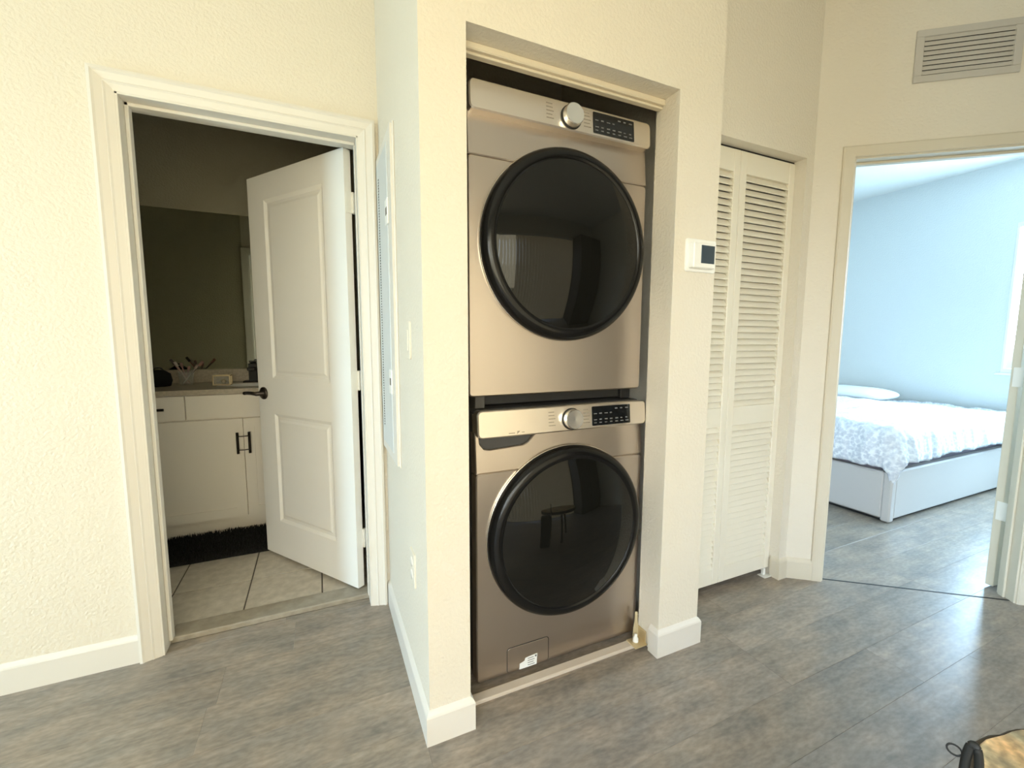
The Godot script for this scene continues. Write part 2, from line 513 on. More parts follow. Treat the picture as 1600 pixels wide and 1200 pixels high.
func build_trim() -> void:
	baseboard("baseboard_bathroom", PackedVector2Array([Vector2(-0.909, -0.7707), Vector2(-3.2, -0.7707)]), "white baseboard along the wall left of the bathroom door")
	baseboard("baseboard_panel", PackedVector2Array([Vector2(0.1279, -0.066), Vector2(0.1279, 0), Vector2(0, 0), Vector2(0, -0.7707)]), "white baseboard around the corner under the electrical panel")
	baseboard("baseboard_laundry", PackedVector2Array([Vector2(1.078, -0.168), Vector2(1.078, 0), Vector2(0.8785, 0), Vector2(0.8785, -0.040)]), "short white baseboard right of the washing machine")
	var c := cos(deg_to_rad(TURN)); var s := sin(deg_to_rad(TURN))
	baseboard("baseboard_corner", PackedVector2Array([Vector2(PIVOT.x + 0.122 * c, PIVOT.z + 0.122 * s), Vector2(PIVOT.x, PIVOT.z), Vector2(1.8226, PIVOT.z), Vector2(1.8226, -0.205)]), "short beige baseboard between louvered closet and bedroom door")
	# bathroom doorway: casing, jambs, stops
	var j := thing("trim_bathroom", "moulded cream door frame of the bathroom doorway", "door frame", Vector3(0, 0, -0.7707), 0, "", "structure")
	var st := mk()
	casing(st, -0.845, -0.080, 2.022, 0.064)
	obj("casing", st, M.trim, j)
	st = mk()
	box(st, Vector3(-0.847, 0, -0.122), Vector3(-0.838, 2.022, 0.004), 0.001)
	box(st, Vector3(-0.087, 0, -0.122), Vector3(-0.078, 2.022, 0.004), 0.001)
	box(st, Vector3(-0.847, 2.015, -0.122), Vector3(-0.078, 2.024, 0.004), 0.001)
	obj("jamb", st, M.trim, j)
	st = mk()
	box(st, Vector3(-0.838, 0.022, -0.080), Vector3(-0.826, 2.015, -0.046), 0.002)
	box(st, Vector3(-0.092, 0.022, -0.080), Vector3(-0.087, 2.015, -0.046), 0.002)
	box(st, Vector3(-0.838, 2.003, -0.080), Vector3(-0.087, 2.015, -0.046), 0.002)
	obj("stop", st, M.trim, j)
	st = mk()
	var p := PackedVector2Array([Vector2(0, 0), Vector2(0.060, 0), Vector2(0.060, -0.017), Vector2(0, -0.010)])
	sweep(st, PackedVector2Array([Vector2(-0.845, 0.015), Vector2(-0.845, 2.022), Vector2(-0.080, 2.022)]), p, Vector3(0, 0, -0.134), Vector3(1, 0, 0), Vector3(0, 1, 0), Vector3(0, 0, 1))
	obj("inner_casing", st, M.trim, j)
	# bedroom doorway
	j = thing("trim_bedroom", "plain painted door frame of the bedroom doorway", "door frame", PIVOT, -TURN, "", "structure")
	st = mk()
	sweep(st, PackedVector2Array([Vector2(0.163, 0), Vector2(0.163, 2.0315), Vector2(0.9522, 2.0315), Vector2(0.9522, 0)]), PackedVector2Array([Vector2(0, 0), Vector2(0.050, 0), Vector2(0.050, 0.010), Vector2(0.044, 0.014), Vector2(0.004, 0.014), Vector2(0, 0.010)]), Vector3.ZERO, Vector3(1, 0, 0), Vector3(0, 1, 0), Vector3(0, 0, 1))
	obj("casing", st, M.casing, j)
	st = mk()
	box(st, Vector3(0.161, 0, -0.087), Vector3(0.170, 2.0315, 0.004), 0.001)
	box(st, Vector3(0.945, 0, -0.087), Vector3(0.954, 2.0315, 0.004), 0.001)
	box(st, Vector3(0.161, 2.024, -0.087), Vector3(0.954, 2.033, 0.004), 0.001)
	box(st, Vector3(0.170, 0, -0.070), Vector3(0.180, 2.024, -0.040), 0.002)
	box(st, Vector3(0.935, 0, -0.070), Vector3(0.945, 2.024, -0.040), 0.002)
	box(st, Vector3(0.170, 2.013, -0.070), Vector3(0.945, 2.024, -0.040), 0.002)
	obj("jamb", st, M.casing, j)
	# the laundry opening's head: a board for the folding door track
	j = thing("trim_laundry", "tan folding door track board under the laundry opening head", "trim", Vector3.ZERO, 0, "", "structure")
	obj("board", bx(Vector3(0.1279, 2.018, -0.110), Vector3(0.8785, 2.0376, -0.066), 0.003), M.track, j)
	obj("track", bx(Vector3(0.1279, 2.010, -0.100), Vector3(0.8785, 2.018, -0.078), 0.002), M.track, j)

# a door leaf in the plane x 0..w, y 0..h, z 0..-t with raised panels [x0, y0, x1, y1] on its front
func panel_leaf(called: String, parent: Node3D, w: float, h: float, t: float, panels: Array, m: Material) -> void:
	var st := mk()
	# front skin with moulded panels: slope in, flat field, on a slab
	box(st, Vector3(0, 0, -t), Vector3(w, h, -0.009))
	var ys := [0.0]
	for p in panels:
		ys.append(p[1]); ys.append(p[3])
	ys.append(h)
	var px0: float = panels[0][0]; var px1: float = panels[0][2]
	box(st, Vector3(0, 0, -0.009), Vector3(px0, h, 0))
	box(st, Vector3(px1, 0, -0.009), Vector3(w, h, 0))
	for i in range(0, ys.size(), 2):
		box(st, Vector3(px0, ys[i], -0.009), Vector3(px1, ys[i + 1], 0))
	obj(called, st, m, parent)
	for p in panels:
		st = mk()
		var a := 0.016; var b := 0.030
		var A := Vector3(p[0], p[1], 0); var B := Vector3(p[2], p[3], 0)
		var rings := [[0.0, 0.0], [a, -0.0085], [b, -0.0075], [b + 0.012, -0.0035]]
		for k in 3:
			var o: float = rings[k][0]; var q: float = rings[k + 1][0]
			var zo: float = rings[k][1]; var zq: float = rings[k + 1][1]
			var O := [Vector3(A.x + o, A.y + o, zo), Vector3(B.x - o, A.y + o, zo), Vector3(B.x - o, B.y - o, zo), Vector3(A.x + o, B.y - o, zo)]
			var Q := [Vector3(A.x + q, A.y + q, zq), Vector3(B.x - q, A.y + q, zq), Vector3(B.x - q, B.y - q, zq), Vector3(A.x + q, B.y - q, zq)]
			for i in 4:
				quad(st, O[i], O[(i + 1) % 4], Q[(i + 1) % 4], Q[i])
			if k == 2: quad(st, Q[0], Q[1], Q[2], Q[3])
		obj("panel", st, m, parent)

func lever(parent: Node3D, x: float, y: float, way: float) -> void: # a lever handle on the front face z = 0
	var st := mk(true)
	lathe(st, PackedVector2Array([Vector2(0.033, 0), Vector2(0.033, 0.006), Vector2(0.028, 0.011), Vector2(0.012, 0.013), Vector2(0.011, 0.045), Vector2(0, 0.047)]), 28, Transform3D(Basis(), Vector3(x, y, 0)))
	tube(st, PackedVector3Array([Vector3(x - 0.008 * way, y, 0.045), Vector3(x + 0.03 * way, y + 0.002, 0.050), Vector3(x + 0.075 * way, y, 0.048), Vector3(x + 0.110 * way, y - 0.004, 0.044)]), 0.0095, 10)
	obj("lever_handle", st, M.bronze, parent)

func build_doors() -> void:
	# bathroom door, hinged on the right jamb and swung in: local x from the latch edge to the hinge edge
	var lat := Vector2(-0.560, -1.4925); var hin := Vector2(-0.133, -0.8885)
	var d := (hin - lat).normalized()
	var o := thing("door_1", "white two panel door standing ajar into the bathroom", "door", Vector3(lat.x, 0.030, lat.y), -rad_to_deg(atan2(d.y, d.x)), "", "structure")
	panel_leaf("leaf", o, 0.745, 1.985, 0.035, [[0.138, 0.195, 0.598, 0.782], [0.138, 0.968, 0.598, 1.862]], M.door)
	lever(o, 0.052, 0.885, -1.0)
	for y in [0.19, 0.94, 1.72]:
		var st := mk()
		box(st, Vector3(0.7455, y, -0.034), Vector3(0.747, y + 0.09, -0.004))
		box(st, Vector3(0.740, y, -0.058), Vector3(0.756, y + 0.09, -0.033), 0.002)
		obj("hinge", st, M.hinge, o)
	# bedroom door, folded back behind the right jamb
	o = thing("door_2", "bedroom door seen edge on at the right jamb, with shade put into its colour", "door", Vector3(2.702, 0.012, 0.290), -6.0, "", "structure")
	obj("leaf", bx(Vector3(0, 0, 0), Vector3(0.71, 2.0, 0.030), 0.002), M.casing, o)  # the darker casing colour stands in for the shade on this leaf
	for y in [0.335, 0.98, 1.70]:
		obj("hinge", bx(Vector3(-0.004, y, 0.010), Vector3(0.001, y + 0.09, 0.062), 0.001), M.hinge, o)
	# louvered folding closet doors
	o = thing("door_3", "white louvered folding closet doors beside the thermostat", "door", Vector3(0, 0, -0.218), 0, "", "structure")
	var st2 := mk()
	box(st2, Vector3(-0.137, -0.017, -0.003), Vector3(0.137, -0.0125, 0.0035))
	box(st2, Vector3(-0.137, -0.0125, -0.003), Vector3(0.137, 0.0165, 0.0035))
	st2 = mk()
	var tilt := Transform3D(Basis(Vector3.RIGHT, deg_to_rad(-33)), Vector3.ZERO)
	box(st2, Vector3(-0.147, -0.0168, -0.003), Vector3(0.147, 0.0168, 0.003), 0.001, tilt)
	st2.generate_normals()
	var slat := st2.commit()
	for x0 in [1.0920, 1.4580]:
		var w := 0.3635
		st2 = mk()
		for s in [[0.0, 0.0385], [w - 0.0385, w]]:
			box(st2, Vector3(x0 + s[0], 0.038, -0.028), Vector3(x0 + s[1], 2.026, 0.0), 0.002)
		for s in [[0.038, 0.114], [0.806, 0.894], [1.934, 2.026]]:
			box(st2, Vector3(x0 + 0.0385, s[0], -0.026), Vector3(x0 + w - 0.0385, s[1], -0.0015), 0.001)
		var leaf := obj("leaf", st2, M.louver, o)
		for s in [[0.114, 0.806, 24], [0.894, 1.934, 36]]:
			for i in s[2]:
				var sl := inst("slat", slat, M.louver, leaf)
				sl.position = Vector3(x0 + w / 2.0, s[0] + (s[1] - s[0]) * (i + 0.5) / s[2], -0.0135)
	obj("track", bx(Vector3(1.09, 2.029, -0.026), Vector3(1.8226, 2.036, -0.008)), M.dark, o)
	o = thing("pivot_bracket", "small pale floor bracket under the louvered doors", "bracket", Vector3(1.792, 0, -0.223), 0)
	obj("plate", bx(Vector3(-0.03, 0.0, -0.012), Vector3(0.029, 0.004, 0.030), 0.001), M.hinge, o)
	obj("pin", bx(Vector3(-0.012, 0.004, -0.006), Vector3(0.004, 0.037, 0.008), 0.002), M.hinge, o)

# ---------------------------------------------------------------- laundry
func machine(called: String, label: String, category: String, at: Vector3, is_washer: bool) -> Node3D:
	var o := thing(called, label, category, at)   # local: x centred, y from the feet, front face z = 0
	var hw := 0.343; var H := 0.975
	obj("body", bx(Vector3(-hw + 0.002, 0.022, -0.76), Vector3(hw - 0.002, H - 0.002, -0.02), 0.008), M.side, o)
	var st := mk()
	prism(st, rounded(-hw, 0.020, hw, 0.7622, 0.014), -0.045, 0.0, 0.004)
	obj("front_panel", st, M.steel, o)
	st = mk()
	var up := PackedVector2Array([Vector2(-hw, 0.7632), Vector2(hw, 0.7632), Vector2(hw, 0.900)])
	if is_washer:
		up.append_array(PackedVector2Array([Vector2(-0.098, 0.900), Vector2(-0.118, 0.884), Vector2(-0.150, 0.854), Vector2(-0.168, 0.846), Vector2(-0.290, 0.840), Vector2(-0.312, 0.844), Vector2(-0.326, 0.862), Vector2(-0.330, 0.900)]))
	up.append(Vector2(-hw, 0.900))
	prism(st, up, -0.045, 0.0, 0.003, Transform3D(Basis(Vector3.RIGHT, deg_to_rad(-5.0)), Vector3(0, 0.7632 - 0.7632 * cos(deg_to_rad(5.0)), 0.7632 * sin(deg_to_rad(5.0)))))
	obj("top_panel", st, M.steel, o)
	if is_washer:
		obj("drawer_recess", bx(Vector3(-0.335, 0.83, -0.042), Vector3(-0.09, 0.90, -0.030)), M.side, o)
	# control panel, leaning back a little
	var lean := Transform3D(Basis(Vector3.RIGHT, deg_to_rad(-5.0)), Vector3(0, 0.884, 0.016))
	st = mk()
	prism(st, rounded(-hw + 0.001, 0.0, hw - 0.001, 0.0905, 0.017), -0.05, 0.004, 0.004, lean)
	var cp := obj("control_panel", st, M.steel_panel, o)
	var face := Transform3D(lean.basis, lean * Vector3(0, 0, 0.0042))
	st = mk(true)
	var kx := 0.008
	lathe(st, PackedVector2Array([Vector2(0.0385, 0), Vector2(0.0385, 0.004), Vector2(0.036, 0.005)]), 40, face.translated_local(Vector3(kx, 0.042, 0)))
	obj("knob_collar", st, M.dark, cp)
	st = mk()
	lathe(st, PackedVector2Array([Vector2(0.0355, 0.002), Vector2(0.0345, 0.024), Vector2(0.0325, 0.027), Vector2(0.0, 0.0262)]), 48, face.translated_local(Vector3(kx, 0.042, 0)))
	obj("knob", st, M.chrome, cp)
	st = mk()
	prism(st, rounded(0.094, 0.010, 0.265, 0.080, 0.003, 3), 0.0, 0.0012, 0.0, face)
	var dp := obj("display", st, M.screen, cp)
	st = mk()
	var rng := RandomNumberGenerator.new()
	rng.seed = 5
	for row in 4:
		for c in 7:
			if (row == 1 and c > 3) or (row == 0 and c < 4): continue
			var x := 0.102 + 0.0235 * c; var y: float = [0.066, 0.052, 0.030, 0.019][row]
			box(st, Vector3(x, y, 0.0012), Vector3(x + 0.008 + 0.006 * rng.randf(), y + 0.0028 + 0.002 * rng.randf(), 0.0015), 0.0, face)
	obj("display_print", st, M.icon, dp).set_meta("kind", "stuff")
	st = mk()
	for k in 5:
		var y := 0.069 - 0.0115 * k
		box(st, Vector3(kx - 0.092, y, 0.0), Vector3(kx - 0.092 + 0.020 + 0.008 * rng.randf(), y + 0.003, 0.0004), 0.0, face)
		box(st, Vector3(kx + 0.049, y, 0.0), Vector3(kx + 0.049 + 0.022 + 0.008 * rng.randf(), y + 0.003, 0.0004), 0.0, face)
	if is_washer:
		box(st, Vector3(-0.235, 0.0095, 0.0), Vector3(-0.212, 0.0125, 0.0004), 0.0, face)
		box(st, Vector3(-0.187, 0.0105, 0.0), Vector3(-0.177, 0.0130, 0.0004), 0.0, face)
		prism(st, PackedVector2Array([Vector2(-0.206, 0.008), Vector2(-0.203, 0.008), Vector2(-0.196, 0.0135), Vector2(-0.194, 0.0175), Vector2(-0.205, 0.0165), Vector2(-0.203, 0.0135)]), 0.0, 0.0004, 0.0, face)
	obj("panel_print", st, M.print, cp).set_meta("kind", "stuff")
	# round door
	var cx := 0.005
	var cy := 0.517 if is_washer else 0.514
	var at_door := Transform3D(Basis(), Vector3(cx, cy, 0))
	st = mk(true)
	lathe(st, PackedVector2Array([Vector2(0.315, -0.002), Vector2(0.3158, 0.004), Vector2(0.3145, 0.008), Vector2(0.310, 0.008)]), 96, at_door)
	obj("door_rim", st, M.rim, o)
	st = mk(true)
	lathe(st, PackedVector2Array([Vector2(0.3135, 0.007), Vector2(0.312, 0.026), Vector2(0.304, 0.038), Vector2(0.294, 0.044), Vector2(0.281, 0.046), Vector2(0.272, 0.043), Vector2(0.268, 0.038)]), 96, at_door)
	var dr := obj("door", st, M.gloss, o)
	st = mk(true)
	var prof := PackedVector2Array()
	for i in 25: # a shallow dome with a faint inner step
		var r := 0.271 * (1.0 - i / 24.0)
		prof.append(Vector2(r, 0.042 + 0.042 * (1.0 - pow(r / 0.271, 2.0))))
	lathe(st, prof, 96, at_door)
	obj("door_glass", st, M.glass, dr)
	if is_washer:
		st = mk()
		prism(st, rounded(-0.232, 0.024, -0.063, 0.118, 0.012), -0.001, 0.0008)
		obj("drain_cover_gap", st, M.dark, o)
		st = mk()
		prism(st, rounded(-0.2295, 0.024, -0.0655, 0.1155, 0.010), -0.001, 0.0016, 0.0008)
		var dc := obj("drain_cover", st, M.steel, o)
		st = mk()
		prism(st, PackedVector2Array([Vector2(-0.183, 0.024), Vector2(-0.114, 0.024), Vector2(-0.111, 0.066), Vector2(-0.160, 0.062), Vector2(-0.162, 0.052), Vector2(-0.182, 0.046)]), 0.0016, 0.0021)
		var stk := obj("sticker", st, M.paper, dc)
		st = mk()
		for k in 4:
			box(st, Vector3(-0.150, 0.030 + 0.0085 * k, 0.0021), Vector3(-0.122 - 0.004 * (k % 2), 0.0325 + 0.0085 * k, 0.0023))
		box(st, Vector3(-0.121, 0.055, 0.0021), Vector3(-0.114, 0.062, 0.0023))
		obj("sticker_print", st, M.icon, stk)
		for sx in [-1, 1]:
			for z in [-0.08, -0.68]:
				st = mk(true)
				lathe(st, PackedVector2Array([Vector2(0, 0.022), Vector2(0.018, 0.022), Vector2(0.024, 0.0), Vector2(0, 0.0)]), 16, Transform3D(Basis(Vector3.RIGHT, -PI / 2), Vector3(0.28 * sx, 0, z)))
				obj("foot", st, M.dark, o)
	return o

func build_laundry() -> void:
	machine("washing_machine", "silver front loading washing machine, lower of the stacked pair", "washing machine", Vector3(0.5375, 0, -0.128), true)
	var k := thing("stacking_kit", "black stacking rails between washing machine and dryer", "stacking kit", Vector3(0.5375, 0.976, -0.128))
	var st: SurfaceTool
	obj("rail", bx(Vector3(-0.335, 0.0, -0.74), Vector3(-0.300, 0.043, -0.030), 0.002), M.side, k)
	obj("rail", bx(Vector3(0.280, 0.0, -0.74), Vector3(0.325, 0.043, -0.060), 0.002), M.dark, k)
	obj("front_bar", bx(Vector3(-0.300, 0.004, -0.10), Vector3(0.280, 0.036, -0.075), 0.002), M.dark, k)
	machine("dryer", "silver front loading dryer stacked on the washing machine", "dryer", Vector3(0.5155, 1.000, -0.128), false)
	# the bracket left from the folding door at the right end of the floor strip
	var b := thing("door_pivot_bracket", "paint stained metal pivot bracket on the floor beside the washing machine", "bracket", Vector3(0.846, 0.010, -0.090))
	obj("plate", bx(Vector3(-0.030, 0.0, -0.016), Vector3(0.030, 0.004, 0.040), 0.001), M.brass, b)
	obj("upright", bx(Vector3(0.026, 0.0, -0.016), Vector3(0.031, 0.050, 0.030), 0.001), M.brass, b)
	st = mk(true)
	lathe(st, PackedVector2Array([Vector2(0.011, 0.0), Vector2(0.011, 0.014), Vector2(0.007, 0.018), Vector2(0.006, 0.030), Vector2(0, 0.031)]), 16, Transform3D(Basis(Vector3.RIGHT, -PI / 2), Vector3(-0.002, 0.004, 0.006)))
	obj("socket", st, M.hinge, b)
	st = mk()
	prism(st, PackedVector2Array([Vector2(-0.018, 0.0), Vector2(0.012, 0.0), Vector2(0.010, 0.030), Vector2(0.003, 0.065), Vector2(0.001, 0.105), Vector2(-0.010, 0.108), Vector2(-0.011, 0.070), Vector2(-0.017, 0.040)]), -0.003, 0.0, 0.0, Transform3D(Basis(), Vector3(0.019, 0.006, -0.012)))
	obj("peeling_strip", st, M.peel, b)

# ---------------------------------------------------------------- fittings on the walls
func build_wall_fittings() -> void:
	# thermostat
	var o := thing("thermostat", "white square thermostat with a dark blue screen near the wall corner", "thermostat", Vector3(0, 0, 0))
	var st := mk()
	prism(st, rounded(0.930, 1.446, 1.074, 1.560, 0.008), 0.0, 0.007, 0.002)
	obj("backplate", st, M.white_plastic, o)
	st = mk()
	prism(st, rounded(0.942, 1.457, 1.049, 1.543, 0.006), 0.007, 0.030, 0.003)
	obj("case", st, M.white_plastic, o)
	obj("screen", bx(Vector3(0.976, 1.473, 0.029), Vector3(1.040, 1.535, 0.0310), 0.0005), M.lcd, o)
	# vent
	o = thing("air_vent", "beige ceiling-high return air vent above the bedroom door", "vent", PIVOT, -TURN)
	st = mk()
	for b in [[0.357, 2.322, 0.735, 2.350], [0.357, 2.507, 0.735, 2.535], [0.357, 2.350, 0.387, 2.507], [0.705, 2.350, 0.735, 2.507]]:
		box(st, Vector3(b[0], b[1], 0.0), Vector3(b[2], b[3], 0.009), 0.002)
	obj("frame", st, M.vent, o)
	obj("duct_back", bx(Vector3(0.387, 2.350, 0.0), Vector3(0.705, 2.507, 0.001)), M.dark, o)
	st = mk()
	box(st, Vector3(0.387, -0.0092, -0.0008), Vector3(0.705, 0.0092, 0.0008), 0.0, Transform3D(Basis(Vector3.RIGHT, deg_to_rad(-15)), Vector3.ZERO))
	st.generate_normals()
	var slat := st.commit()
	for i in 8:
		inst("slat", slat, M.vent, o).position = Vector3(0, 2.350 + 0.157 * (i + 0.5) / 8.0, 0.0065)
	# electrical panel on the side wall: local x towards the camera, z out of the wall
	o = thing("electrical_panel", "tall grey electrical panel with two latches on the narrow wall", "electrical panel", Vector3(0, 0.745, -0.572), -90)
	st = mk()
	for b in [[-0.172, 0.0, 0.183, 0.030], [-0.172, 1.150, 0.183, 1.180], [-0.172, 0.030, -0.150, 1.150], [0.115, 0.030, 0.183, 1.150]]:
		box(st, Vector3(b[0], b[1], 0), Vector3(b[2], b[3], 0.014))
	box(st, Vector3(-0.178, -0.006, 0), Vector3(0.190, 1.186, 0.006), 0.002)
	obj("frame", st, M.trim, o)
	var dr := obj("panel_door", bx(Vector3(-0.148, 0.032, 0.0), Vector3(0.113, 1.148, 0.017), 0.002), M.panel, o)
	for y in [0.865, 0.255]:
		st = mk()
		box(st, Vector3(0.075, y, 0.014), Vector3(0.128, y + 0.090, 0.020), 0.002)
		var la := obj("latch", st, M.white_plastic, o)
		obj("latch_hole", bx(Vector3(0.092, y + 0.034, 0.0195), Vector3(0.122, y + 0.060, 0.0206)), M.bronze, la)
	st = mk()
	for i in 92:
		var y := 0.105 + 0.0107 * i
		box(st, Vector3(-0.098, y, 0.0165), Vector3(-0.086, y + 0.0055, 0.0182))
	var dots := obj("vent_slots", st, M.dark, dr)
	dots.set_meta("kind", "stuff")
	# blank plate and outlet below the panel
	o = thing("switch_plate", "small painted wall plate between electrical panel and wall corner", "wall plate", Vector3(0, 1.142, -0.200), -90)
	st = mk()
	prism(st, rounded(-0.036, 0, 0.036, 0.116, 0.006), 0, 0.006, 0.002)
	obj("plate", st, M.paint, o)
	obj("rocker", bx(Vector3(-0.016, 0.026, 0.005), Vector3(0.016, 0.090, 0.008), 0.001), M.paint, o)
	o = thing("wall_outlet", "painted outlet low on the narrow wall under the electrical panel", "outlet", Vector3(0, 0.395, -0.200), -90)
	st = mk()
	prism(st, rounded(-0.036, 0, 0.036, 0.116, 0.006), 0, 0.006, 0.002)
	obj("plate", st, M.paint, o)
	for y in [0.036, 0.080]:
		st = mk(true)
		lathe(st, PackedVector2Array([Vector2(0.017, 0.005), Vector2(0.016, 0.008), Vector2(0, 0.008)]), 20, Transform3D(Basis(), Vector3(0, y, 0)))
		obj("socket", st, M.trim, o)

# ---------------------------------------------------------------- bathroom
func pull(parent: Node3D, x: float, y: float, len: float, upright: bool) -> void: # a bar pull on the face z = 0
	var st := mk(true)
	var h := len / 2.0
	var e := Vector3(0, h, 0) if upright else Vector3(h, 0, 0)
	var c := Vector3(x, y, 0.028)
	tube(st, PackedVector3Array([c - e * 1.18, c, c + e * 1.18]), 0.0075, 8)
	for s in [-0.82, 0.82]:
		tube(st, PackedVector3Array([c + e * s, c + e * s - Vector3(0, 0, 0.027)]), 0.0045, 8)
	obj("handle", st, M.bronze, parent)

func build_bathroom() -> void:
	var z := -1.85
	var o := thing("vanity", "cream bathroom vanity cabinet with drawers and dark bar handles", "vanity", Vector3(0, 0.015, z))
	obj("body", bx(Vector3(-1.28, 0.085, -0.50), Vector3(-0.06, 0.862, -0.020)), M.vanity, o)
	obj("toe_kick", bx(Vector3(-1.28, 0.0, -0.50), Vector3(-0.06, 0.085, -0.075)), M.vanity, o)
	for d in [[-1.275, -0.976], [-0.972, -0.408], [-0.404, -0.065]]:
		var dw := obj("drawer", bx(Vector3(d[0], 0.716, -0.02), Vector3(d[1], 0.856, 0.0), 0.002), M.vanity, o)
		if d[1] - d[0] < 0.5: pull(dw, (d[0] + d[1]) / 2.0, 0.786, 0.10, false)
	for d in [[-1.275, -0.694, -0.722], [-0.690, -0.065, -0.660]]:
		var st := mk()
		box(st, Vector3(d[0], 0.100, -0.02), Vector3(d[1], 0.708, -0.006))
		for b in [[d[0], 0.100, d[0] + 0.055, 0.708], [d[1] - 0.055, 0.100, d[1], 0.708], [d[0] + 0.055, 0.653, d[1] - 0.055, 0.708], [d[0] + 0.055, 0.100, d[1] - 0.055, 0.155]]:
			box(st, Vector3(b[0], b[1], -0.007), Vector3(b[2], b[3], 0.0))
		var dd := obj("cabinet_door", st, M.vanity, o)
		pull(dd, d[2], 0.562, 0.11, true)
	o = thing("handle_tie", "thin dark loop tied round the two cabinet door handles", "tie", Vector3(0, 0.015, z))
	for y in [0.605, 0.522]:
		var tie := mk(true)
		tube(tie, PackedVector3Array([Vector3(-0.724, y, 0.038), Vector3(-0.691, y - 0.002, 0.036), Vector3(-0.658, y, 0.038)]), 0.0028, 6)
		obj("cord", tie, M.bronze, o)
	o = thing("vanity_countertop", "grey stone countertop with low backsplash and sink on the vanity", "countertop", Vector3(0, 0.879, z))
	# a slab with a round basin cut out
	var top := mk()
	var poly := PackedVector2Array()
	var hole := PackedVector2Array()
	for i in 33:
		var a := TAU * i / 32.0
		hole.append(Vector2(-0.67 + 0.20 * cos(a), 0.26 + 0.15 * sin(a)))
	poly.append_array(PackedVector2Array([Vector2(-0.67 + 0.20, 0.26), Vector2(-0.052, 0.26), Vector2(-0.052, -0.015), Vector2(-1.295, -0.015), Vector2(-1.295, 0.52), Vector2(-0.052, 0.52), Vector2(-0.052, 0.2601)]))
	for p in hole: poly.append(p if p != hole[0] else Vector2(p.x, p.y + 0.0001))
	var lie := Transform3D(Basis(Vector3(1, 0, 0), Vector3(0, 0, -1), Vector3(0, 1, 0)), Vector3.ZERO)
	prism(top, poly, 0.0, 0.027, 0.0, lie)
	obj("top", top, M.counter, o)
	obj("backsplash", bx(Vector3(-1.295, 0.027, -0.530), Vector3(-0.052, 0.113, -0.512), 0.002), M.counter, o)
	var bs := mk(true)
	lathe(bs, PackedVector2Array([Vector2(0.20, 0.020), Vector2(0.185, -0.05), Vector2(0.12, -0.11), Vector2(0.0, -0.12)]), 32, Transform3D(Basis(Vector3(1, 0, 0), Vector3(0, 0, -0.75), Vector3(0, 1, 0)), Vector3(-0.67, 0, -0.26)))
	obj("basin", bs, M.white_plastic, o)
	struct("mirror", bx(Vector3(-2.0, 0.994, -2.380), Vector3(-0.03, 2.040, -2.372), 0.0015), M.mirror, "wide frameless mirror above the vanity", "mirror").set_meta("kind", "thing")
	# faucet
	o = thing("faucet", "black square faucet on the bathroom counter", "faucet", Vector3(-0.672, 0.906, -2.27))
	obj("body", bx(Vector3(-0.026, 0.0, -0.022), Vector3(0.026, 0.130, 0.026), 0.003), M.black_metal, o)
	obj("spout", bx(Vector3(-0.022, 0.085, 0.02), Vector3(0.022, 0.105, 0.125), 0.003), M.black_metal, o)
	obj("handle", bx(Vector3(-0.018, 0.130, -0.03), Vector3(0.018, 0.142, 0.060), 0.003, Transform3D(Basis(Vector3.RIGHT, -0.12), Vector3.ZERO)), M.black_metal, o)
	obj("foot_plate", bx(Vector3(-0.060, 0.0, -0.025), Vector3(0.040, 0.010, 0.045), 0.003), M.black_metal, o)
	# toiletries
	o = thing("brush_cup", "clear cup of makeup brushes on the vanity counter", "cup", Vector3(-1.035, 0.906, -2.19))
	var st := mk(true)
	lathe(st, PackedVector2Array([Vector2(0, 0), Vector2(0.036, 0), Vector2(0.042, 0.085), Vector2(0.039, 0.085), Vector2(0.033, 0.006), Vector2(0, 0.006)]), 24, Transform3D(Basis(Vector3.RIGHT, -PI / 2), Vector3.ZERO))
	obj("cup", st, M.clear, o)
	var tints := [lin(0.45, 0.25, 0.20), lin(0.55, 0.42, 0.34), lin(0.50, 0.30, 0.26), lin(0.10, 0.08, 0.07), lin(0.58, 0.50, 0.42), lin(0.35, 0.22, 0.2)]
	var tips := [Vector3(-0.075, 0.165, 0.0), Vector3(-0.052, 0.150, 0.012), Vector3(-0.025, 0.142, -0.01), Vector3(0.095, 0.150, 0.0), Vector3(0.070, 0.128, 0.02), Vector3(0.02, 0.12, 0.0)]
	var say := ["leaning farthest left", "second from the left", "third from the left", "leaning farthest right, with a black tip", "second from the right", "in the middle of the cup"]
	for i in 6:
		var br := thing("makeup_brush", "makeup brush %s in the counter cup" % say[i], "brush", o.position, 0, "makeup brushes in the cup")
		var foot := Vector3(-tips[i].x * 0.25, 0.010, 0)
		st = mk(true)
		tube(st, PackedVector3Array([foot, foot.lerp(tips[i], 0.80)]), 0.0042, 8)
		obj("handle", st, mat(tints[i], 0.4), br)
		st = mk(true)
		tube(st, PackedVector3Array([foot.lerp(tips[i], 0.80), foot.lerp(tips[i], 0.9), tips[i]]), 0.008, 8)
		obj("bristles", st, mat(tints[(i + 3) % 6], 0.9), br)
	o = thing("glass_box", "small clear box with gold edges on the counter", "box", Vector3(-0.828, 0.906, -2.12))
	st = mk()
	for s in [[-0.045, -0.035], [0.045, -0.035], [-0.045, 0.035], [0.045, 0.035]]:
		box(st, Vector3(s[0] - 0.003, 0, s[1] - 0.003), Vector3(s[0] + 0.003, 0.062, s[1] + 0.003))
	for y in [0.0, 0.058]:
		for s in [-0.035, 0.035]: box(st, Vector3(-0.045, y, s - 0.003), Vector3(0.045, y + 0.005, s + 0.003))
		for s in [-0.045, 0.045]: box(st, Vector3(s - 0.003, y, -0.035), Vector3(s + 0.003, y + 0.005, 0.035))
	obj("edge_frame", st, M.brass, o)
